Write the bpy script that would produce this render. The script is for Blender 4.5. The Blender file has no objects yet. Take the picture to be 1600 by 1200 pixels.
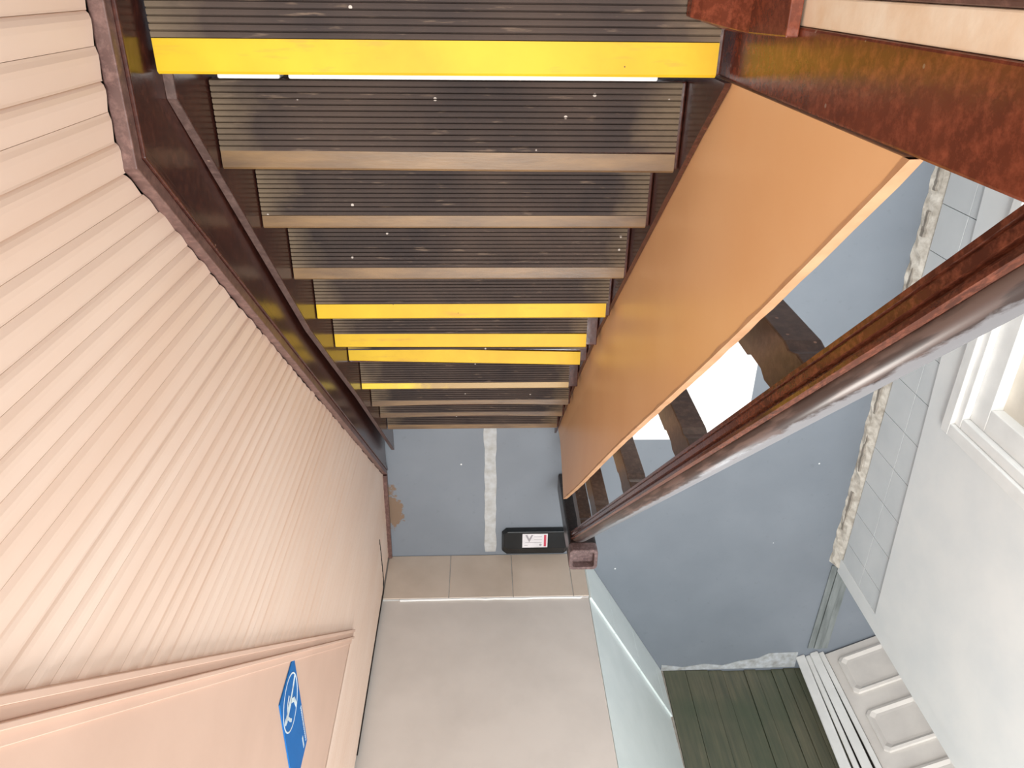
import bpy, bmesh, math, random
from mathutils import Vector, Matrix
random.seed(7)
S = bpy.context.scene
COL = S.collection

# ------------------------------------------------------------------ camera
H = 3.272
RIGHT = Vector((-0.9993, -0.0105, 0.0354)); UP = Vector((-0.0074, -0.8821, -0.4710)); FWD = Vector((-0.0362, 0.4709, -0.8814))
cam = bpy.data.cameras.new('camera'); cam.sensor_width = 36.0; cam.lens = 1192.33 * 36 / 1600; cam.clip_start = 0.01
camo = bpy.data.objects.new('camera', cam); COL.objects.link(camo)
R3 = Matrix((RIGHT, UP, -FWD)).transposed()
camo.matrix_world = Matrix.Translation((0, 0, H)) @ R3.to_4x4()
S.camera = camo

# ------------------------------------------------------------------ light
w = bpy.data.worlds.new('world'); S.world = w; w.use_nodes = True
w.node_tree.nodes['Background'].inputs[0].default_value = (1.0, 0.985, 0.96, 1)
w.node_tree.nodes['Background'].inputs[1].default_value = 1.0

def area(name, loc, target, sx, sy, power, color=(1, 1, 1)):
    d = bpy.data.lights.new(name, 'AREA'); d.shape = 'RECTANGLE'; d.size = sx; d.size_y = sy; d.energy = power; d.color = color
    o = bpy.data.objects.new(name, d); COL.objects.link(o); o.location = loc
    o.rotation_euler = (Vector(target) - Vector(loc)).to_track_quat('-Z', 'Y').to_euler()
    return o
area('stairwell_fill_light', (0.1, 0.3, 5.8), (-0.9, 1.3, 0.6), 1.0, 1.0, 95, (1.0, 0.96, 0.90))  # unseen overhead light, added to brighten the right wall and the panel
area('hall_fill_light', (-0.45, 2.7, 5.0), (-1.5, 2.5, 0.0), 1.5, 1.2, 115, (0.93, 0.98, 1.0))  # second unseen overhead light, added to lift the white walls on the right

area('window_daylight', (-1.955, 0.92, 1.30), (0.0, 1.5, 0.9), 1.1, 1.05, 16, (0.93, 0.98, 1.0))

vs = S.view_settings
vs.view_transform = 'Standard'; vs.look = 'None'; vs.gamma = 1; vs.use_curve_mapping = False; vs.exposure = 0.14

# ------------------------------------------------------------------ materials
def lin(c): return tuple(((v / 255) / 12.92 if v / 255 <= .04045 else ((v / 255 + .055) / 1.055) ** 2.4) for v in c)
class NT:
    def __init__(s, name):
        s.m = bpy.data.materials.new(name); s.m.use_nodes = True; s.t = s.m.node_tree; s.n = s.t.nodes
        s.b = s.n['Principled BSDF']; s.tc = s.n.new('ShaderNodeTexCoord')
    def node(s, typ, **kw):
        n = s.n.new('ShaderNode' + typ)
        for k, v in kw.items(): setattr(n, k, v)
        return n
    def link(s, a, b): s.t.links.new(a, b)
    def mapping(s, scale=(1, 1, 1), loc=(0, 0, 0)):
        m = s.node('Mapping'); m.inputs['Scale'].default_value = scale; m.inputs['Location'].default_value = loc
        s.link(s.tc.outputs['Object'], m.inputs['Vector']); return m.outputs['Vector']
    def noise(s, scale, detail=4, vec=None, rough=.55):
        n = s.node('TexNoise'); n.inputs['Scale'].default_value = scale; n.inputs['Detail'].default_value = detail
        n.inputs['Roughness'].default_value = rough
        s.link(vec or s.tc.outputs['Object'], n.inputs['Vector']); return n.outputs['Fac']
    def ramp(s, fac, a, b, ca=(0, 0, 0), cb=(1, 1, 1)):
        r = s.node('ValToRGB'); e = r.color_ramp.elements
        e[0].position = a; e[1].position = b; e[0].color = (*ca, 1); e[1].color = (*cb, 1)
        s.link(fac, r.inputs['Fac']); return r.outputs['Color']
    def mix(s, fac, a, b):
        m = s.node('Mix', data_type='RGBA')
        for v, i in ((fac, 0), (a, 6), (b, 7)):
            if isinstance(v, (tuple, list)): m.inputs[i].default_value = (*v, 1)
            elif isinstance(v, float): m.inputs[i].default_value = v
            else: s.link(v, m.inputs[i])
        return m.outputs[2]
    def specks(s, scale, thr, vec=None):
        v = s.node('TexVoronoi'); v.inputs['Scale'].default_value = scale
        s.link(vec or s.tc.outputs['Object'], v.inputs['Vector'])
        r = s.ramp(v.outputs['Distance'], thr, thr * 1.25, (1, 1, 1), (0, 0, 0))
        # only a few of the cells carry a speck
        sep = s.node('SeparateColor'); s.link(v.outputs['Color'], sep.inputs[0])
        k = s.node('Math', operation='GREATER_THAN'); k.inputs[1].default_value = .7; s.link(sep.outputs[0], k.inputs[0])
        m = s.node('Math', operation='MULTIPLY'); s.link(r, m.inputs[0]); s.link(k.outputs[0], m.inputs[1]); return m.outputs[0]
    def bump(s, fac, strength=.2, dist=.01):
        b = s.node('Bump'); b.inputs['Strength'].default_value = strength; b.inputs['Distance'].default_value = dist
        s.link(fac, b.inputs['Height']); s.link(b.outputs[0], s.b.inputs['Normal'])
    def out(s, col, rough=.6, spec=None):
        if isinstance(col, tuple): s.b.inputs['Base Color'].default_value = (*col, 1)
        else: s.link(col, s.b.inputs['Base Color'])
        s.b.inputs['Roughness'].default_value = rough
        if spec is not None: s.b.inputs['Specular IOR Level'].default_value = spec
        return s.m
def paint(name, c, c2=None, scale=6, rough=.5, bump=.08, bscale=60, spec=None, stretch=(1, 1, 1)):
    t = NT(name); v = t.mapping(stretch)
    c2 = c2 or tuple(x * .88 for x in c)
    col = t.mix(t.ramp(t.noise(scale, 5, v), .35, .7), lin(c), lin(c2))
    t.bump(t.noise(bscale, 3, v), bump, .004)
    return t.out(col, rough, spec)

M = {}
M['plank'] = paint('peach plank paint', (240, 216, 199), (233, 204, 184), 5, .5, .10, 25, stretch=(1, 1, .25))
M['plaster'] = paint('peach plaster', (215, 183, 164), (206, 174, 155), 3, .6, .08, 40)
M['endwall'] = paint('pale beige plaster', (216, 209, 203), (206, 199, 193), 4, .6, .10, 30)
M['white'] = paint('white wall paint', (236, 237, 236), (226, 229, 230), 4, .55, .06, 40)
M['gloss_white'] = paint('white gloss paint', (240, 240, 238), (228, 228, 226), 7, .3, .05, 50)
M['door_white'] = paint('off white door paint', (226, 221, 215), (212, 207, 202), 6, .4, .05, 50)
M['cool_white'] = paint('cool white tile', (234, 243, 243), (226, 236, 236), 6, .35, .02, 20)
M['wall_tile'] = paint('white glazed tile', (220, 223, 224), (210, 214, 216), 5, .25, .02, 20)
M['grout'] = paint('grey grout', (204, 203, 201), None, 20, .9, .2, 120)
M['beige_tile'] = paint('beige ceramic tile', (218, 203, 188), (204, 188, 172), 4, .35, .04, 60)
M['gap'] = paint('dark gap', (40, 32, 28), None, 8, .9)
M['cream'] = paint('cream paint', (255, 244, 226), (240, 214, 184), 14, .5, .1, 60)
M['orange'] = paint('orange panel paint', (243, 195, 145), (238, 186, 133), 3, .38, .04, 30)
M['orange_edge'] = paint('pale panel edge', (206, 162, 124), (186, 140, 102), 18, .6, .15, 60)
M['yellow'] = None
M['tan'] = paint('worn tan nosing', (128, 98, 62), (84, 61, 40), 10, .4, .1, 60, stretch=(.5, 3, 3))
M['black'] = paint('black plastic', (24, 28, 32), (16, 18, 20), 10, .35, .04, 80)
M['sign_blue'] = paint('sign blue', (14, 104, 176), (12, 96, 166), 10, .6, .02, 60, .2)
M['sign_white'] = paint('sign white print', (225, 240, 246), None, 10, .5, .0)
M['label'] = paint('white paper label', (235, 232, 236), None, 10, .6, .0)
M['label_red'] = paint('red print', (205, 80, 100), None, 10, .6, .0)
M['label_grey'] = paint('grey print', (170, 165, 172), None, 10, .6, .0)
M['tape'] = paint('pale floor strip', (190, 193, 195), (166, 164, 160), 22, .6, .15, 80)
M['mortar'] = paint('rough pale mortar', (216, 210, 200), (165, 156, 144), 26, .9, .5, 90)
M['mortar_dark'] = paint('dirty mortar', (166, 158, 148), (138, 130, 120), 26, .9, .5, 90)
M['threshold'] = paint('grey green threshold timber', (132, 138, 138), (102, 108, 108), 9, .6, .2, 50, stretch=(4, .6, 4))
M['pane'] = paint('frosted cream pane', (238, 230, 216), None, 4, .3, .0)
M['floor_edge'] = paint('torn pale underlay', (190, 195, 200), (150, 150, 148), 24, .8, .3, 70)

def brown(name, c, c2, rough, spk=True, stretch=(1, 1, 1), scale=9):
    t = NT(name); v = t.mapping(stretch)
    col = t.mix(t.ramp(t.noise(scale, 6, v), .3, .72), lin(c), lin(c2))
    col = t.mix(t.ramp(t.noise(70, 4, v, .7), .45, .75), col, lin(tuple(min(255, q * 1.22 + 6) for q in c)))
    if spk: col = t.mix(t.specks(34, .07), col, lin((140, 112, 98)))
    t.bump(t.noise(45, 4, v), .12, .004)
    return t.out(col, rough)
M['brown'] = brown('glossy dark brown paint', (70, 38, 30), (52, 26, 24), .22)
M['brown_ledge'] = brown('dusty brown ledge paint', (104, 78, 72), (84, 58, 54), .4)
M['newel'] = brown('glossy red brown newel paint', (114, 58, 40), (86, 40, 28), .24)
M['rail'] = brown('red brown varnished rail', (104, 58, 42), (64, 32, 25), .18, False, (6, .8, .8), 7)
M['baluster'] = brown('dark brown baluster', (72, 56, 48), (54, 38, 30), .38)
M['post'] = brown('dark post', (46, 38, 36), (30, 26, 26), .3)
M['post_rim'] = brown('dusty mauve brown rim', (112, 92, 90), (84, 66, 66), .45)
M['strip'] = brown('string edge paint', (92, 72, 66), (74, 54, 50), .42)

def mat_yellow():
    t = NT('yellow nosing plastic')
    c = t.mix(t.ramp(t.noise(7, 5), .35, .7), lin((212, 174, 34)), lin((198, 156, 28)))
    c = t.mix(t.ramp(t.noise(6, 6, t.mapping((.7, 5, 1), (3, 1.7, 0)), .65), .58, .80), c, lin((176, 122, 62)))
    c = t.mix(t.specks(40, .05), c, lin((110, 80, 40)))
    t.bump(t.noise(60, 3), .05, .004)
    return t.out(c, .5, .3)
M['yellow'] = mat_yellow()
def mat_rubber():
    t = NT('ribbed rubber mat')
    base = t.mix(t.ramp(t.noise(5, 5), .35, .7), lin((78, 66, 60)), lin((58, 51, 50)))
    # scuffs run along the ribs, pale wear at the tread ends
    sc = t.ramp(t.noise(14, 4, t.mapping((1.2, 8, 1))), .62, .75)
    base = t.mix(sc, base, lin((110, 94, 82)))
    sep = t.node('SeparateXYZ'); t.link(t.tc.outputs['Object'], sep.inputs[0])
    a = t.node('Math', operation='SUBTRACT'); a.inputs[1].default_value = .056; t.link(sep.outputs[0], a.inputs[0])
    b = t.node('Math', operation='ABSOLUTE'); t.link(a.outputs[0], b.inputs[0])
    wv = t.node('Math', operation='MULTIPLY_ADD'); t.link(t.noise(11, 4), wv.inputs[0]); wv.inputs[1].default_value = .16; t.link(b.outputs[0], wv.inputs[2])
    base = t.mix(t.ramp(wv.outputs[0], .40, .50), base, lin((118, 102, 84)))
    base = t.mix(t.specks(22, .06), base, lin((190, 180, 172)))
    t.bump(t.noise(90, 3), .15, .003)
    return t.out(base, .75, .15)
M['rubber'] = mat_rubber()
def mat_worn_yellow():
    t = NT('half worn yellow nosing')
    sep = t.node('SeparateXYZ'); t.link(t.tc.outputs['Object'], sep.inputs[0])
    n = t.node('Math', operation='MULTIPLY_ADD'); t.link(t.noise(16, 4), n.inputs[0]); n.inputs[1].default_value = .5; t.link(sep.outputs[0], n.inputs[2])
    f = t.ramp(n.outputs[0], .38, .62)
    return t.out(t.mix(f, lin((168, 136, 80)), lin((228, 196, 50))), .4)
M['worn_yellow'] = mat_worn_yellow()
def mat_floor():
    t = NT('grey blue floor paint')
    c = t.mix(t.ramp(t.noise(2.2, 6), .3, .72), lin((128, 135, 144)), lin((118, 125, 134)))
    c = t.mix(t.ramp(t.noise(26, 5), .62, .8), c, lin((116, 122, 130)))
    # brown grime patch beside the wall, with its own ragged outline
    mp = t.node('Mapping'); mp.inputs['Location'].default_value = (-.50 * 7.5, -2.49 * 3.6, 0); mp.inputs['Scale'].default_value = (7.5, 3.6, 0)
    t.link(t.tc.outputs['Object'], mp.inputs['Vector'])
    ln = t.node('VectorMath', operation='LENGTH'); t.link(mp.outputs[0], ln.inputs[0])
    ad = t.node('Math', operation='MULTIPLY_ADD'); t.link(t.noise(13, 6, None, .7), ad.inputs[0]); ad.inputs[1].default_value = 1.1; t.link(ln.outputs['Value'], ad.inputs[2])
    c = t.mix(t.ramp(ad.outputs[0], .95, 1.26, (1, 1, 1), (0, 0, 0)), c, lin((126, 104, 86)))
    c = t.mix(t.specks(7, .03), c, lin((225, 228, 230)))
    t.bump(t.noise(30, 4), .08, .003)
    return t.out(c, .45)
M['floor'] = mat_floor()
def mat_olive():
    t = NT('dark olive weathered timber')
    v = t.mapping((14, 4, .7))
    c = t.mix(t.ramp(t.noise(4, 6, v), .32, .7), lin((84, 86, 72)), lin((110, 106, 86)))
    c = t.mix(t.ramp(t.noise(2.4, 3), .4, .75), c, lin((74, 84, 66)))
    t.bump(t.noise(6, 5, v), .2, .004)
    return t.out(c, .35)
M['olive'] = mat_olive()
def mat_rail_sheen():
    t = NT('worn rail top with painted sheen')
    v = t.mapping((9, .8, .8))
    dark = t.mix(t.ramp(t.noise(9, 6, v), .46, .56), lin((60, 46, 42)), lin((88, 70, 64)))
    # pale reflected sheen painted into the colour on the outer half, ragged edge
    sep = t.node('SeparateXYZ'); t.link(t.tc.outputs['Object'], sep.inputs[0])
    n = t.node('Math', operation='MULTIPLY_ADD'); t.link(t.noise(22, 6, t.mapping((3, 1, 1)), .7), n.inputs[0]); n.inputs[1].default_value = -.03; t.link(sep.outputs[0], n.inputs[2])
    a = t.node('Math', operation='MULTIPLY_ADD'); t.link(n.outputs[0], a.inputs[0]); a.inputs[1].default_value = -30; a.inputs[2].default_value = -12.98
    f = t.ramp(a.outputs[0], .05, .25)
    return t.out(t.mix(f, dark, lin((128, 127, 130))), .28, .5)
M['rail_top'] = mat_rail_sheen()

# ------------------------------------------------------------------ helpers
def link(name, me, m, parent=None):
    o = bpy.data.objects.new(name, me); COL.objects.link(o)
    if m is not None and not me.materials: me.materials.append(m if not isinstance(m, str) else M[m])
    if parent is not None: o.parent = parent
    return o
def bm_obj(name, bm, m, parent=None, bevel=0, smooth=False):
    bmesh.ops.recalc_face_normals(bm, faces=bm.faces)
    if bevel:
        es = [e for e in bm.edges if len(e.link_faces) == 2 and e.calc_face_angle(0) > .5]
        bmesh.ops.bevel(bm, geom=es, offset=bevel, segments=2, affect='EDGES', profile=.5)
    me = bpy.data.meshes.new(name); bm.to_mesh(me); bm.free()
    if smooth:
        for p in me.polygons: p.use_smooth = True
    return link(name, me, m, parent)
def add_prism(bm, poly, axis, a, b):
    """poly: 2D points in the two other axes (in xyz order), extruded along axis from a to b"""
    def pt(q, t):
        l = list(q); l.insert(axis, t); return l
    A = [bm.verts.new(pt(q, a)) for q in poly]; B = [bm.verts.new(pt(q, b)) for q in poly]
    n = len(poly); bm.faces.new(A); bm.faces.new(B[::-1])
    for i in range(n): bm.faces.new((A[i], B[i], B[(i + 1) % n], A[(i + 1) % n]))
def prism(name, poly, axis, a, b, m, parent=None, bevel=0):
    bm = bmesh.new(); add_prism(bm, poly, axis, a, b); return bm_obj(name, bm, m, parent, bevel)
def box(name, x0, x1, y0, y1, z0, z1, m, parent=None, bevel=0):
    return prism(name, [(x0, y0), (x1, y0), (x1, y1), (x0, y1)], 2, z0, z1, m, parent, bevel)
def tag(o, label, cat, group=None, kind=None):
    o['label'] = label; o['category'] = cat
    if group: o['group'] = group
    if kind: o['kind'] = kind
    return o
def struct(o, label, cat): return tag(o, label, cat, None, 'structure')
def empty(name, loc=(0, 0, 0), rz=0):
    o = bpy.data.objects.new(name, None); COL.objects.link(o); o.location = loc; o.rotation_euler = (0, 0, rz); return o

# ================================================================== SETTING
XW = .529           # peach planked wall
YE = 2.82           # end wall
# ---- floor
fl = struct(box('floor', -3.7, .64, -1.2, 4.1, -.1, 0, 'floor'), 'grey-blue painted floor at the foot of the stairs', 'floor')
bm = bmesh.new()
n = 26; L = []; Rr = []
for i in range(n + 1):
    y = 1.55 + (YE - .03 - 1.55) * i / n
    L.append((.003 + random.uniform(-.004, .004), y)); Rr.append((-.057 + random.uniform(-.004, .004), y))
add_prism(bm, L + Rr[::-1], 2, .0005, .003)
bm_obj('seam_strip', bm, 'tape', fl)
bm = bmesh.new()
pts = [(-1.07, 3.70), (-1.2, 3.725), (-1.33, 3.70), (-1.45, 3.715), (-1.55, 3.68), (-1.66, 3.66), (-1.72, 3.62), (-1.90, 3.615), (-1.90, 3.74), (-1.07, 3.75)]
add_prism(bm, pts, 2, .0005, .004); bm_obj('torn_edge', bm, 'floor_edge', fl)

struct(box('landing_shade_slab', -1.96, -.465, -1.2, .03, 1.84, 2.07, 'floor'), 'unseen upper landing slab added to shade the floor', 'floor')  # out-of-view slab beyond the balustrade, added to darken the floor below

# ---- left wall with planks
wl = struct(box('wall_left', .545, .66, -1.2, 2.96, 0, 3.9, 'gap'), 'peach painted wall of narrow vertical planks beside the stairs', 'wall')
LK, LZ, LS = .237, 2.197, 1.077      # ledge: kink position, height over the landing, slope
def ledge_z(y): return LZ if y < LK else LZ - LS * (y - LK)
def dado_z(y): return 2.716 - 1.024 * (y - .657)
PW = .0388
y = -1.19; k = 0
while y < 2.795:
    PW = random.uniform(.034, .0435)
    y1 = min(y + PW, 2.797); ym = (y + y1) / 2
    zb = max(ledge_z(ym) + .005 + random.uniform(-.004, .004), .002)
    zt = 3.88 if y > 2.256 else min(dado_z(ym) + .02, 3.88)
    j = random.uniform(-.0008, .0008); far = min(max((y - .9) / 1.2, 0), 1); pr = .0032 * (1 - .6 * far)
    # a soft-edged plank, one edge lying proud of its neighbour
    g = .0016 if random.random() < .3 else 0       # a few joints have opened
    prof = [(.545, y), (.5283 + g, y + .0003), (XW - pr * .55 + j, y + .004), (XW - pr + j, y + .010), (XW - pr + .0003 + j, y + .017), (XW - .0006 + j * .5, y1 - .003), (.5283, y1 - .0003), (.545, y1)]
    off = .004 + random.uniform(-.004, .005)
    bm = bmesh.new(); add_prism(bm, prof, 2, 0, zt)
    for v in bm.verts:                              # feet cut to follow the ledge, each a little off
        if v.co.z < .001: v.co.z = max(ledge_z(v.co.y) + off, .002)
        elif y <= 2.256: v.co.z = min(dado_z(v.co.y) + .02, 3.88)
    bm_obj('plank', bm, 'plank', wl)
    y += PW; k += 1
# dark crack where the planks have pulled away from the end wall
cl = [(2.46, .288, .003), (2.56, .27, .005), (2.66, .258, .008), (2.76, .25, .012), (2.802, .285, .018), (2.806, .34, .016), (2.807, .40, .010), (2.807, .50, .006), (2.807, .62, .008), (2.806, .78, .006), (2.807, .95, .007), (2.806, 1.10, .005), (2.807, 1.26, .004)]
pts = []
for (a, b), (a2, b2) in zip([c[:2] for c in cl[:-1]], [c[:2] for c in cl[1:]]):
    for q in range(4): pts.append((a + (a2 - a) * q / 4, b + (b2 - b) * q / 4))
wd = [cl[i // 4][2] * random.uniform(.6, 1.2) for i in range(len(pts))]
prism('crack', [(a - w_ / 2, b + (w_ / 2 if b < .29 and a < 2.79 else 0)) for (a, b), w_ in zip(pts, wd)] + [(min(a + w_ / 2, 2.812), b - (w_ / 2 if b < .29 and a < 2.79 else 0)) for (a, b), w_ in list(zip(pts, wd))[::-1]], 0, .5245, .5455, 'gap', wl)
# smooth plaster above the sloping dado rail
prism('plaster', [(-1.19, 3.88), (2.256, 3.88), (2.256, dado_z(2.256) + .02), (-.45, 3.86)], 0, .529, .5452, 'plaster', wl)
# sloping dado rail
tr = empty('trim_1', (0, 0, 0)); struct(tr, 'peach sloping dado rail between planks and smooth plaster', 'trim')
sl = math.atan(1.024); nx, nz = math.sin(sl), math.cos(sl)
def rail_strip(name, a, b, x0, x1, m):
    def P(y, o): return (y + o * nx, dado_z(y) + o * nz)
    prism(name, [P(-.45, a), P(2.256 - .5 * (a), a), P(2.256 - .5 * b, b), P(-.45, b)], 0, x0, x1, m, tr, .0012)
rail_strip('fillet', -.004, .006, .516, .54, 'plaster')
rail_strip('moulding', .006, .022, .521, .54, 'plaster')
rail_strip('bead', .022, .030, .515, .54, 'plaster')
rail_strip('backing', .030, .048, .524, .54, 'plaster')

# brown ledge board and glossy brown dado under the planks
tb = empty('trim_2', (0, 0, 0)); struct(tb, 'dark brown skirting with dusty ledge under the peach planks', 'skirting')
def ledge_part(name, d0, d1, x0, x1, m, bev=.002):
    # a band between d0 and d1 below the ledge line (measured square to it), horizontal run plus sloping run
    t = math.tan(math.atan(LS) / 2)
    def K(d): return (LK - d * t, LZ - d)
    def E(d):   # where it meets the floor
        yy, zz = K(d); return (yy + (zz - .001) / LS, .001)
    prism(name, [(-1.19, LZ - d0), K(d0), E(d0), E(d1), K(d1), (-1.19, LZ - d1)], 0, x0, x1, m, tb, bev)
ledge_part('ledge_board', 0, .022, .509, .531, 'brown_ledge')
ledge_part('bead', .022, .030, .504, .531, 'brown')
ledge_part('lower_moulding', .030, .042, .508, .531, 'brown')
ledge_part('dado_board', .042, .50, .512, .531, 'brown', 0)

prism('foot_strip', [(2.26, .001), (2.812, .001), (2.812, .022), (2.26, .034)], 0, .508, .531, 'brown_ledge', tb, .002)
# the planked wall is not quite parallel to the stairs: it closes in by 4 cm towards the landing
def skew(o):
    for v in o.data.vertices: v.co.x += .0157 * v.co.y - .0415
for o in [wl] + [c for p_ in (wl, tr, tb) for c in p_.children]: skew(o)
# ---- end wall with tile skirting
we = struct(box('wall_end', -.53, .64, YE + .006, YE + .14, 0, 3.9, 'endwall'), 'pale beige plaster wall at the foot of the stairs', 'wall')
for x0, x1 in ((.527, .193), (.189, -.138), (-.142, -.450), (-.454, -.532)):
    box('tile', x1, x0, YE - .006, YE + .0055, .003, .326, 'beige_tile', we, .0015)
box('grout_backing', -.529, .527, YE - .002, YE + .0058, .001, .33, 'grout', we)
bm = bmesh.new()
top = [(.44 - i * .0488, .334 + random.uniform(-.0025, .003)) for i in range(20)]
add_prism(bm, [(.44, .3262)] + top + [(-.5, .3262)], 1, YE - .004, YE + .0059); bm_obj('plaster_lip', bm, 'white', we)
# cracked dark seam in the corner
# ---- angled wall of the side passage
A0 = Vector((-.533, 2.826)); A1 = Vector((-1.062, 3.757)); d = (A1 - A0).normalized(); nrm = Vector((d.y, -d.x))   # towards the passage is -x
if nrm.x > 0: nrm = -nrm
def obl(s, o): q = A0 + d * s + nrm * o; return (q.x, q.y)
LA = (A1 - A0).length
wo = struct(prism('wall_passage', [obl(0, 0), obl(LA + .1, 0), obl(LA + .1, -.12), obl(.12, -.12)], 2, 0, 3.9, 'cool_white'), 'white angled wall leading into the side passage', 'wall')
s = .001
for wd in (.30, .33, .33, .11):
    e = min(s + wd, LA - .002); prism('tile', [obl(s, .0005), obl(e - .003, .0005), obl(e - .003, .012), obl(s, .012)], 2, .003, .335, 'cool_white', wo, .0015); s = e
    if s >= LA - .01: break
# ---- olive timber wall at the end of the passage
wf = struct(box('wall_far', -2.2, -1.0, 3.775, 3.9, 0, 3.9, 'gap'), 'dark olive weathered timber boarding at the end of the passage', 'wall')
xs = [-1.03, -1.085, -1.22, -1.36, -1.45, -1.585, -1.66, -1.755, -1.83, -1.90, -2.0]
for i in range(len(xs) - 1):
    yo = 3.752 + random.choice((0, .006, .012)) ; ln = .03
    bm = bmesh.new(); add_prism(bm, [(xs[i + 1] + .001, yo), (xs[i] - .001, yo), (xs[i] - .001, 3.776), (xs[i + 1] + .001, 3.776)], 2, .002, 2.3)
    for v in bm.verts: v.co.x += ln * v.co.z * .9
    bm_obj('plank', bm, 'olive' if i else 'mortar_dark', wf, .002)

# ---- right-hand wall: tiles below, plaster above, window
WX = -1.975
wr = struct(prism('wall_right', [(-1.0, 0), (2.93, 0), (2.93, 3.9), (1.63, 3.9), (1.63, .60), (.20, .60), (.20, 3.9), (-1.0, 3.9)], 0, WX - .125, WX - .012, 'grout'), 'white wall tiled along its foot, with plaster above', 'wall')
box('lintel', WX - .125, WX - .012, .20, 1.63, 2.0, 3.9, 'white', wr)
J = [1.669 + .207 * i for i in range(-13, 6)]
for r, (z0, z1) in enumerate(((.078, .279), (.282, .50))):
    for a, b in zip(J[:-1], J[1:]):
        box('tile', WX - .0122, WX, a + .0015, min(b, 2.84) - .0015, z0, z1, 'wall_tile', wr, .001)
    box('tile', WX - .0122, WX, J[-1] + .0015, 2.834, z0, z1, 'wall_tile', wr, .001)
def tt(y): return .345 + (y - .726) * .068
XP = WX + .012
box('corner_plaster', WX - .0122, WX + .001, 2.836, 2.93, .05, 3.88, 'white', wr, .002)
prism('plaster', [(-1.0, tt(-1.0)), (2.83, tt(2.83)), (2.83, .56), (-1, .56)], 0, WX - .0121, XP, 'white', wr)
prism('plaster', [(1.68, .56), (2.83, .56), (2.83, 3.88), (1.68, 3.88)], 0, WX - .0121, XP, 'white', wr)
prism('plaster', [(-1.0, .56), (.15, .56), (.15, 3.88), (-1, 3.88)], 0, WX - .0121, XP, 'white', wr)
prism('plaster', [(.15, 2.05), (1.68, 2.05), (1.68, 3.88), (.15, 3.88)], 0, WX - .0121, XP, 'white', wr)
# ragged mortar cove along the foot of the tiles
bm = bmesh.new(); N = 110; rows = []
for i in range(N + 1):
    y = -.99 + (2.90 + .99) * i / N; q = random.uniform
    rows.append([bm.verts.new(c) for c in ((WX - .0121, y, .0005), (WX + .030 + q(-.004, .007), y, .0005), (WX + .024 + q(-.005, .006), y, .022 + q(-.005, .005)), (WX + .010 + q(-.003, .003), y, .050 + q(-.008, .006)), (WX - .0118, y, .080 + q(-.004, .006)))])
for a, b in zip(rows[:-1], rows[1:]):
    for i in range(4): bm.faces.new((a[i], a[i + 1], b[i + 1], b[i]))
    bm.faces.new((a[4], a[0], b[0], b[4]))
bm.faces.new(rows[0]); bm.faces.new(rows[-1][::-1])
bm_obj('mortar_cove', bm, 'mortar', wr)
bm = bmesh.new(); ya = .3
while ya < 2.6:
    ln = random.uniform(.08, .3); n = 8; up = []; lo = []
    for i in range(n + 1):
        yy = ya + ln * i / n; up.append((yy, .034 + random.uniform(-.004, .008))); lo.append((yy, .020 + random.uniform(-.008, .004)))
    add_prism(bm, up + lo[::-1], 0, WX + .012, WX + .0255); ya += ln + random.uniform(.02, .15)
bm_obj('mortar_crack', bm, 'mortar_dark', wr)

# window in the right wall: casing, inner frame, sash, pane
wi = empty('window_1', (WX, 1.63, .6)); struct(wi, 'white framed window with frosted pane in the tiled wall', 'window')
def frame(name, y0, y1, z0, z1, wd, x0, x1, m):
    """four-sided frame, outer rectangle y0..y1,z0..z1, width wd inwards"""
    for nm, a in ((name, (y0, y1, z0, z0 + wd)), (name, (y0, y1, z1 - wd, z1)), (name, (y0, y0 + wd, z0 + wd, z1 - wd)), (name, (y1 - wd, y1, z0 + wd, z1 - wd))):
        o = box(nm, x0, x1, a[0], a[1], a[2], a[3], m, None, .004); o.parent = wi; o.matrix_parent_inverse = Matrix.Translation(wi.location).inverted()
frame('casing', .15, 1.68, .555, 2.05, .055, WX - .01, WX + .035, 'gloss_white')
frame('inner_casing', .205, 1.625, .605, 1.995, .045, WX - .06, WX + .018, 'gloss_white')
frame('sash', .25, 1.58, .65, 1.95, .10, WX - .085, WX - .01, 'gloss_white')
o = box('pane', WX - .07, WX - .058, .35, 1.48, .75, 1.85, 'pane'); o.parent = wi; o.matrix_parent_inverse = Matrix.Translation(wi.location).inverted()

# ---- doorway threshold and panelled door
th = empty('threshold', (-2.03, 3.25, 0)); struct(th, 'worn grey-green timber threshold across the side doorway', 'threshold')
def pin(o, par): o.parent = par; o.matrix_parent_inverse = Matrix.Translation(par.location).inverted() if par.rotation_euler.z == 0 else (Matrix.Translation(par.location) @ Matrix.Rotation(par.rotation_euler.z, 4, 'Z')).inverted(); return o
for i, (a, b, z) in enumerate(((-2.0, -1.965, .008), (-2.045, -2.002, .014), (-2.085, -2.047, .010))):
    bm = bmesh.new(); add_prism(bm, [(a, 2.93), (b, 2.93), (b + .015, 3.58), (a + .015, 3.58)], 2, .0005, z); pin(bm_obj('board', bm, 'threshold', None, .002), th)

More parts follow.
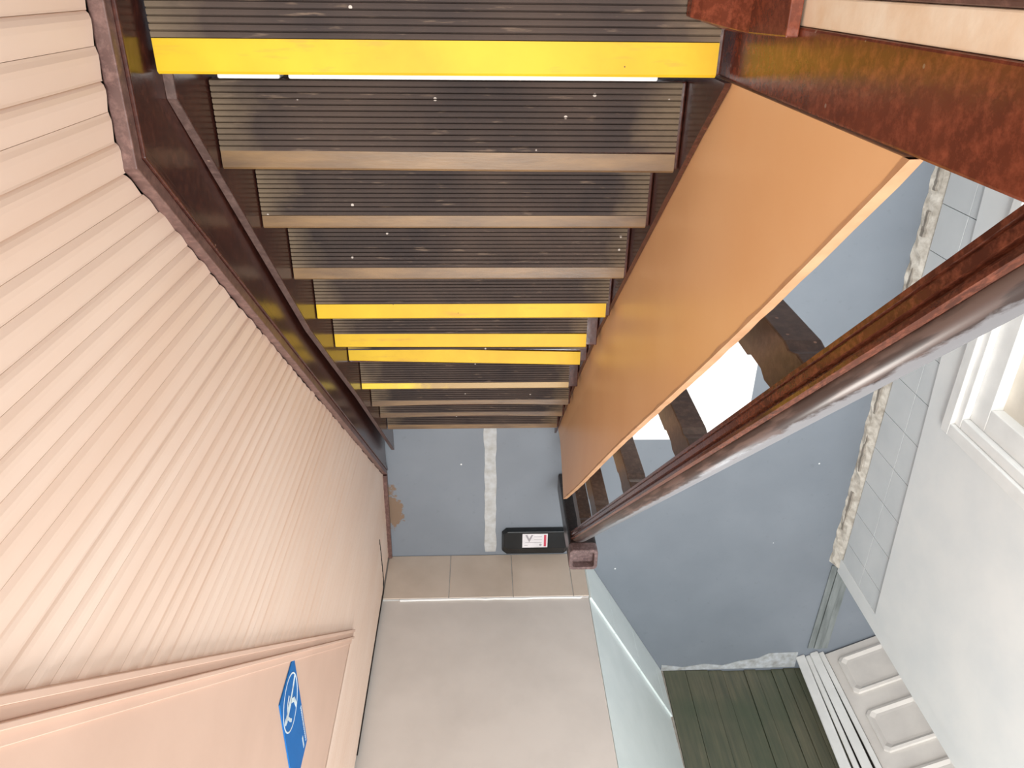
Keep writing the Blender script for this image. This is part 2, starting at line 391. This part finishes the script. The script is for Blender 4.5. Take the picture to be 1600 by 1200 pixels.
dr = empty('door_1', (-1.925, 3.70, 0), 0); struct(dr, 'off-white panelled door in a white moulded frame', 'door')
D0 = Vector((-1.925, 3.70)); D1 = Vector((-2.303, 3.50)); dd = (D1 - D0).normalized(); dn = Vector((dd.y, -dd.x))
if dn.y > 0: dn = -dn          # faces the camera side
def dp(s, o): q = D0 + dd * s + dn * o; return (q.x, q.y)
def dbox(name, s0, s1, z0, z1, o0, o1, m, bev=.003, lean=0):
    bm = bmesh.new(); add_prism(bm, [dp(s0, o0), dp(s1, o0), dp(s1, o1), dp(s0, o1)], 2, z0, z1)
    if lean:
        for v in bm.verts: v.co.x += lean * v.co.z
    return pin(bm_obj(name, bm, m, None, bev), dr)
dbox('casing', -.01, .045, .001, 2.1, -.05, .055, 'gloss_white', .008, .05)
dbox('casing_bead', .045, .075, .001, 2.1, -.05, .032, 'gloss_white', .006, .035)
dbox('casing_inner', .075, .125, .001, 2.1, -.05, .045, 'gloss_white', .008, .02)
dbox('stop', .125, .155, .001, 2.1, -.05, .018, 'gloss_white', .004)
lf = dbox('leaf', .157, .95, .012, 2.05, -.045, 0, 'door_white')
def raised(s0, s1, z0, z1):
    # a raised and fielded panel: moulded surround with chamfered corners, sunk field
    bm = bmesh.new()
    c = .022
    def ring(i, o):
        pts = [(s0 + i, z0 + i + c), (s0 + i + c, z0 + i), (s1 - i - c, z0 + i), (s1 - i, z0 + i + c), (s1 - i, z1 - i - c), (s1 - i - c, z1 - i), (s0 + i + c, z1 - i), (s0 + i, z1 - i - c)]
        return [bm.verts.new((*dp(a, o), z)) for a, z in pts]
    rs = [ring(0, -.001), ring(.002, .012), ring(.016, .016), ring(.034, .004), ring(.05, .003)]
    for a, b in zip(rs[:-1], rs[1:]):
        for i in range(8): bm.faces.new((a[i], a[(i + 1) % 8], b[(i + 1) % 8], b[i]))
    bm.faces.new(rs[-1]); bm.faces.new(rs[0][::-1])
    o = bm_obj('panel', bm, 'door_white'); o.parent = lf
for i in range(5):
    z0 = .075 + .375 * i
    raised(.205, .52, z0, z0 + .26); raised(.57, .885, z0, z0 + .26)
struct(prism('wall_side_room', [dp(.95, 0), dp(1.6, 0), dp(1.6, -.1), dp(.95, -.1)], 2, 0, 3.9, 'white'), 'white wall beyond the panelled door', 'wall')

# ================================================================== STAIRCASE
st = empty('staircase', (.056, 1.9, 0)); tag(st, 'steep dark brown staircase with ribbed treads and yellow nosings', 'staircase')
def sp(o): return pin(o, st)
TXL, TXR = .4555, -.3435
YN = [.128, .306, .466, .649, .833, 1.011, 1.160, 1.362, 1.545, 1.711, 1.885]
NW = [.047, .033, .027, .030, .043, .046, .050, .026, .027, .026, .025]
TZ = lambda k: 2.0855 - .1896 * k
def ribs(bm, x0, x1, y0, y1, z):
    p = .0095; n = max(2, int(round((y1 - y0) / p))); p = (y1 - y0) / n; prof = [(y0, z - .006)]
    for i in range(n):
        a = y0 + i * p; prof += [(a + p * .05, z - .0022), (a + p * .14, z + .0010), (a + p * .5, z + .0014), (a + p * .86, z + .0010), (a + p * .95, z - .0022)]
    prof.append((y1, z - .006)); add_prism(bm, prof, 0, x0, x1)
for k in range(11):
    z = TZ(k); yn = YN[k]; tilt = 0; yb = -1.15 if k == 0 else (.155 if k == 1 else yn - .205); TXL = .463 if k == 0 else .4555
    t = sp(box('tread', -.3503, TXL, yb, yn - .002, z - .036, z - .006, 'brown', None, .003))
    def sub(o): o.parent = t; return o
    mx0, mx1 = TXR + .002, TXL - .001
    if k in (5, 7): mx0 += .026                    # mats that stop short of the outer string
    bm = bmesh.new(); ribs(bm, mx0, mx1, max(yb, -.16) + .001, yn - NW[k], z)
    if k in (8, 9):                                # sagging front edges
        pass
    sub(bm_obj('ribbed_mat', bm, 'rubber'))
    # nosing strip: flat on the tread and turned down over the front edge
    m = 'yellow' if k in (0, 4, 5, 6) else ('worn_yellow' if k == 7 else 'tan')
    bm = bmesh.new()
    e0 = mx0 + (.005 if k in (4, 6) else 0) + (.01 if k == 6 else 0)
    prof = [(yn - NW[k], z - .0055), (yn - NW[k], z + .0008), (yn - .004, z + .0014), (yn, z - .003), (yn + .0005, z - .03), (yn - .0018, z - .03), (yn - .0018, z - .0055)]
    n = 14; prev = None
    def sag(u): return -.006 * math.sin(math.pi * u) if k in (8, 9) else 0
    for i in range(n + 1):
        u = i / n; x = mx1 + (e0 - mx1) * u
        dy = (u - .5) * .021 if k == 6 else ((u - .5) * .005 if k in (1, 5) else 0) + (-.006 * math.sin(math.pi * u) if k in (8, 9) else 0)
        cur = [bm.verts.new((x, a + dy, b + sag(u) * .3)) for a, b in prof]
        if prev:
            for q in range(len(prof)): bm.faces.new((prev[q], cur[q], cur[(q + 1) % len(prof)], prev[(q + 1) % len(prof)]))
        else: bm.faces.new(cur[::-1])
        prev = cur
    bm.faces.new(prev)
    o = sub(bm_obj('nosing_strip', bm, m)); o['label'] = {'yellow': 'bright yellow plastic nosing', 'worn_yellow': 'half worn yellow nosing', 'tan': 'worn tan nosing'}[m]
# white batten glimpsed in the gap behind the second tread, in two lengths
for a, b in ((.440, .337), (.323, -.298)):
    o = sp(box('white_batten', b, a, .128, .1545, TZ(1) - .03, TZ(1) + .002, 'gloss_white', None, .003)); o['label'] = 'white batten in the gap behind the tread'

# strings (closed side boards)
SL = [(.10, 2.040), (.166, 2.040), (.83, 1.405), (1.36, .812), (2.118, .001)]     # top edge of the wall string
SO = [(.133, 2.105), (.14, 2.10), (.228, 1.99), (.439, 1.74), (.645, 1.497), (.953, 1.133), (1.344, .704), (1.95, .085), (2.03, .001)]     # top edge of the outer string
def string(name, top, x0, x1, m):
    poly = top + [(1.75, .001), (.02, top[0][1] - .30)] + [(top[0][0], top[0][1] - .30)]
    return sp(prism(name, poly, 0, x0, x1, m))
string('wall_string', SL, .4575, .4725, 'brown')
string('outer_string', SO, -.361, -.351, 'brown')
sp(prism('string_cap', [(a, b + .0005) for a, b in SL] + [(a + .001, b + .0035) for a, b in SL[::-1]], 0, .4580, .4725, 'strip'))

# ================================================================== BALUSTRADE
bl = empty('balustrade', (-.43, 2.29, 0)); tag(bl, 'red-brown timber balustrade with handrail along the open side of the stairs', 'balustrade')
def bp(o): return pin(o, bl)
# top newel
bp(box('newel_post', -.455, -.362, .047, .131, 1.72, 3.06, 'newel', None, .003))
# bottom newel, a hollow square post with an open top
o = bp(box('newel_post', -.506, -.380, 2.275, 2.385, .001, .56, 'post', None, .01))
bm = bmesh.new()
def rr(x0, x1, y0, y1, r, n=4):
    out = []
    for cx, cy, a0 in ((x1 - r, y1 - r, 0), (x0 + r, y1 - r, 90), (x0 + r, y0 + r, 180), (x1 - r, y0 + r, 270)):
        for i in range(n + 1): a = math.radians(a0 + 90 * i / n); out.append((cx + r * math.cos(a), cy + r * math.sin(a)))
    return out
loops = [(rr(-.508, -.378, 2.273, 2.387, .02), .558), (rr(-.508, -.378, 2.273, 2.387, .02), .606), (rr(-.506, -.380, 2.275, 2.385, .019), .61), (rr(-.492, -.394, 2.289, 2.371, .012), .61), (rr(-.490, -.396, 2.291, 2.369, .011), .575)]
vs_ = [[bm.verts.new((*q, z)) for q in l] for l, z in loops]
for a, b in zip(vs_[:-1], vs_[1:]):
    for i in range(len(a)): bm.faces.new((a[i], a[(i + 1) % len(a)], b[(i + 1) % len(a)], b[i]))
bm.faces.new(vs_[0][::-1]); bm.faces.new(vs_[-1])
bp(bm_obj('post_rim', bm, 'post_rim'))
# handrail
def RZ(y): return 2.732 - 1.058 * (y - .1425)           # lower inner edge of the rail
sa = math.atan(1.058); un = (math.sin(sa), math.cos(sa))     # unit normal in (y,z)
XR = -.395
def rail_piece(name, prof, ya, yb, m):
    bm = bmesh.new(); prev = None
    for y in (ya, yb):
        cur = []
        for dx, h in prof:
            # points lie on a plane of constant y so the ends butt flat against the posts
            cur.append(bm.verts.new((XR + dx, y, RZ(y) + h / math.cos(sa))))
        if prev:
            for i in range(len(cur)): bm.faces.new((prev[i], cur[i], cur[(i + 1) % len(cur)], prev[(i + 1) % len(cur)]))
            bm.faces.new(cur)
        else: bm.faces.new(cur[::-1])
        prev = cur
    return bp(bm_obj(name, bm, m))
rail = rail_piece('handrail', [(0, 0), (0, .006), (-.003, .008), (-.003, .010), (.001, .012), (.001, .021), (-.005, .024), (-.005, .027), (.002, .030), (.003, .036), (-.002, .0405), (-.01, .042), (-.058, .042), (-.066, .034), (-.064, .012), (-.055, 0)], .131, 2.272, 'rail')
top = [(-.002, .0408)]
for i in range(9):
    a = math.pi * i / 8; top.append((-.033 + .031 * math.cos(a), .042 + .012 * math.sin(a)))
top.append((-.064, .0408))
o = rail_piece('rail_top', top, .131, 2.255, 'rail_top'); o['label'] = 'worn rounded top of the handrail with painted pale sheen'
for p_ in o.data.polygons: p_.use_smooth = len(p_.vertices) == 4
# balusters
for y0, y1 in ((.425, .505), (.808, .888), (1.235, 1.32), (1.69, 1.78), (2.02, 2.10)):
    bm = bmesh.new()
    def strz(y): return 2.082 - 1.066 * (y - .166)
    poly = [(y0, strz(y0) - .2), (y1, strz(y1) - .2), (y1, RZ(y1) + .004), (y0, RZ(y0) + .004)]
    if strz(y1) - .2 < .002: poly[0] = (y0, max(poly[0][1], .002)); poly[1] = (y1, .002)
    # shallow notches worn into the edges
    z = RZ(y1)
    poly = [poly[0], poly[1], (y1, z - .11), (y1 - .007, z - .098), (y1 - .007, z - .05), (y1 + .002, z - .03), poly[2], poly[3], (y0 - .002, RZ(y0) - .03), (y0 + .005, RZ(y0) - .055), (y0, RZ(y0) - .075)]
    add_prism(bm, poly, 0, -.452, -.400); bp(bm_obj('baluster', bm, 'baluster', None, .002))
# orange infill panel, a thin board warped slightly towards the stairs at its foot
bm = bmesh.new(); n = 24; fr = []; bk = []
for i in range(n + 1):
    u = i / n; y = .1335 + (1.965 - .1335) * u
    zl = 2.105 + (.115 - 2.105) * u - .10; zt = 2.622 + (.635 - 2.622) * u + .006 * math.sin(9 * u)
    xl = -.3620; xt = -.3622 + (.0285) * u ** 1.5
    rowf = []; rowb = []
    for j in range(5):
        v = j / 4; x = xl + (xt - xl) * max(0, v - .3) / .7; z = zl + (zt - zl) * v
        rowf.append(bm.verts.new((x, y, z))); rowb.append(bm.verts.new((x - .014, y, z - .003)))
    fr.append(rowf); bk.append(rowb)
for i in range(n):
    for j in range(4):
        bm.faces.new((fr[i][j], fr[i + 1][j], fr[i + 1][j + 1], fr[i][j + 1])); bm.faces.new((bk[i][j], bk[i][j + 1], bk[i + 1][j + 1], bk[i + 1][j]))
    bm.faces.new((fr[i][0], bk[i][0], bk[i + 1][0], fr[i + 1][0]))
for j in range(4):
    bm.faces.new((fr[0][j], fr[0][j + 1], bk[0][j + 1], bk[0][j])); bm.faces.new((fr[n][j], bk[n][j], bk[n][j + 1], fr[n][j + 1]))
pn = bp(bm_obj('infill_panel', bm, 'orange')); pn['label'] = 'orange painted infill panel'
# its pale chipped upper edge
bm = bmesh.new(); prev = None
for i in range(61):
    u = i / 60; y = .1335 + (1.965 - .1335) * u; zt = 2.622 + (.635 - 2.622) * u + .006 * math.sin(9 * u); xt = -.3622 + .0285 * u ** 1.5
    q = random.uniform(-.0015, .001) if i % 3 else random.uniform(-.004, .001)
    cur = [bm.verts.new(c) for c in ((xt + .0004, y, zt - .006 + q), (xt + .0004, y, zt + .002), (xt - .0146, y, zt + .001 + q * .5), (xt - .0146, y, zt - .006))]
    if prev:
        for k in range(4): bm.faces.new((prev[k], cur[k], cur[(k + 1) % 4], prev[(k + 1) % 4]))
    else: bm.faces.new(cur[::-1])
    prev = cur
bm.faces.new(prev)
o = bm_obj('panel_edge', bm, 'orange_edge'); o.parent = pn; o['label'] = 'pale chipped upper edge'

# base block beside the newel on the landing
bb = empty('base_block', (-.33, -.05, 2.087)); tag(bb, 'chamfered red-brown base block beside the top newel', 'block')
bm = bmesh.new(); prev = None
for z, xa, ya, yb in ((2.0872, -.288, .0465, .064), (2.105, -.290, .0475, .064), (2.125, -.300, .0500, .064), (2.165, -.330, .0580, .063), (2.20, -.3445, .0615, .062), (2.33, -.346, .0575, .058)):
    cur = [bm.verts.new(c) for c in ((-.361, -.2, z), (xa, -.2, z), (xa, ya, z), (-.3465, yb, z), (-.361, yb, z))]
    if prev:
        for i in range(5): bm.faces.new((prev[i], prev[(i + 1) % 5], cur[(i + 1) % 5], cur[i]))
    else: bm.faces.new(cur[::-1])
    prev = cur
bm.faces.new(prev); pin(bm_obj('block', bm, 'newel', None, .0015), bb)
ls = empty('landing_guard', (-.40, -.1, 2.0)); tag(ls, 'cream board and dark post of the landing guard behind the newel', 'guard')
pin(box('cream_board', -.43, -.364, .016, .0465, 2.285, 3.0, 'cream', None, .002), ls)
pin(box('dark_post', -.46, -.3615, -.14, .0155, 2.291, 3.05, 'brown_ledge', None, .004), ls)
pin(box('bottom_rail', -.46, -.3615, -.9, .0465, 1.80, 2.284, 'newel', None, .002), ls)

# ================================================================== THINGS
# white cabinet on the floor behind the balustrade
cb = empty('cabinet', (-.75, 1.26, 0)); tag(cb, 'low white cabinet on the floor behind the balustrade', 'cabinet')
pin(box('plinth', -.97, -.53, .98, 1.53, .001, .08, 'gloss_white', None, .002), cb)
pin(box('body', -.985, -.515, .96, 1.55, .08, .77, 'gloss_white', None, .004), cb)
pin(box('top', -1.006, -.495, .94, 1.571, .77, .80, 'gloss_white', None, .006), cb)

# black box with a label
bx = empty('bait_box', (-.26, 2.69, 0)); tag(bx, 'long black plastic box with white label on the floor by the wall', 'box')
bm = bmesh.new()
def hull(l0, l1):
    A = [bm.verts.new(c) for c in l0]; B = [bm.verts.new(c) for c in l1]
    bm.faces.new(A[::-1]); bm.faces.new(B)
    for i in range(len(A)): bm.faces.new((A[i], A[(i + 1) % len(A)], B[(i + 1) % len(A)], B[i]))
def octo(x0, x1, y0, y1, c, z): return [(x0 + c, y0, z), (x1 - c, y0, z), (x1, y0 + c, z), (x1, y1 - c, z), (x1 - c, y1, z), (x0 + c, y1, z), (x0, y1 - c, z), (x0, y0 + c, z)]
hull(octo(-.455, -.088, 2.628, 2.80, .025, .001), octo(-.452, -.091, 2.627, 2.797, .025, .018)); pin(bm_obj('base', bm, 'black', None, .002), bx)
bm = bmesh.new(); hull(octo(-.452, -.090, 2.626, 2.79, .025, .0185), octo(-.447, -.101, 2.628, 2.742, .018, .040)); lid = pin(bm_obj('lid', bm, 'black', None, .003), bx)
lb = pin(box('label', -.335, -.199, 2.641, 2.734, .0402, .0408, 'label', None), bx); lb['label'] = 'white printed label'
def sub2(o): o.parent = lb; return o
sub2(box('red_band', -.328, -.315, 2.648, 2.727, .0409, .0412, 'label_red'))
sub2(prism('grey_mark', [(-.214, 2.648), (-.225, 2.648), (-.236, 2.675), (-.247, 2.648), (-.257, 2.648), (-.236, 2.698)], 2, .0409, .0412, 'label_grey'))
for yy in (2.66, 2.679, 2.698): sub2(box('print_line', -.304, -.262 if yy < 2.69 else -.214, yy, yy + .0025, .0409, .0411, 'label_grey'))
sub2(box('print_line', -.228, -.21, 2.717, 2.720, .0409, .0411, 'label_grey'))
sub2(prism('round_mark', [(-.297 + .007 * math.cos(a * .524), 2.716 + .008 * math.sin(a * .524)) for a in range(12)], 2, .0409, .0412, 'label_grey'))

# blue sign on the plaster
sg = empty('sign', (.514, 1.76, 1.808)); tag(sg, 'blue rectangular sign with a white figure in a ring on the peach wall', 'sign')
SX = .5285
pin(prism('plate', [(1.590, 1.810), (1.933, 1.806), (1.931, 1.972), (1.588, 1.969)], 0, SX - .003, SX, 'sign_blue'), sg)
bm = bmesh.new(); n = 48; cy, cz, ra = 1.673, 1.891, .0745
o_ = [(cy + ra * math.cos(2 * math.pi * i / n), cz + ra * math.sin(2 * math.pi * i / n)) for i in range(n)]
i_ = [(cy + (ra - .0042) * math.cos(2 * math.pi * i / n), cz + (ra - .0042) * math.sin(2 * math.pi * i / n)) for i in range(n)]
V = [[bm.verts.new((x, *q)) for q in l] for l, x in ((o_, SX - .0031), (o_, SX - .0036), (i_, SX - .0036), (i_, SX - .0031))]
for a in range(4):
    b = (a + 1) % 4
    for i in range(n): bm.faces.new((V[a][i], V[a][(i + 1) % n], V[b][(i + 1) % n], V[b][i]))
pin(bm_obj('ring', bm, 'sign_white'), sg)
bm = bmesh.new()
def limb(pts, wd):
    pts = [Vector((cy + a, cz + b)) for a, b in pts]
    for (a, b) in zip(pts[:-1], pts[1:]):
        t = (b - a).normalized(); q = Vector((-t.y, t.x)) * wd / 2; a = a - t * wd * .3; b = b + t * wd * .3
        add_prism(bm, [tuple(a - q), tuple(b - q), tuple(b + q), tuple(a + q)], 0, SX - .0036, SX - .0031)
add_prism(bm, [(cy + .004 + .010 * math.cos(i * .524), cz + .056 + .010 * math.sin(i * .524)) for i in range(12)], 0, SX - .0036, SX - .0031)
limb([(.006, .046), (-.004, -.004)], .020)                       # trunk
limb([(.012, .038), (.038, .024), (.048, .016)], .009)           # forward arm
limb([(0, .036), (-.022, .022), (-.028, .006)], .009)            # rear arm
limb([(0, -.004), (.024, -.030), (.054, -.038)], .012)           # forward leg
limb([(-.004, -.004), (-.014, -.034), (-.026, -.060)], .012)     # trailing leg
pin(bm_obj('figure', bm, 'sign_white'), sg)
bm = bmesh.new(); yy = 1.778
while yy < 1.915:
    wd = random.uniform(.005, .010); hh = random.uniform(.007, .010)
    add_prism(bm, [(yy, 1.8135), (yy + wd * .35, 1.8135), (yy + wd * .35, 1.8135 + hh), (yy, 1.8135 + hh)], 0, SX - .0035, SX - .0031)
    add_prism(bm, [(yy + wd * .45, 1.8135), (yy + wd * .8, 1.8135), (yy + wd * .8, 1.8135 + hh * .8), (yy + wd * .45, 1.8135 + hh * .8)], 0, SX - .0035, SX - .0031)
    yy += wd + .0015
yy = 1.872
while yy < 1.914:
    add_prism(bm, [(yy, 1.8375), (yy + .004, 1.8375), (yy + .004, 1.847), (yy, 1.847)], 0, SX - .0035, SX - .0031); yy += .0062
pin(bm_obj('lettering', bm, 'sign_white'), sg)
for o in sg.children: skew(o)
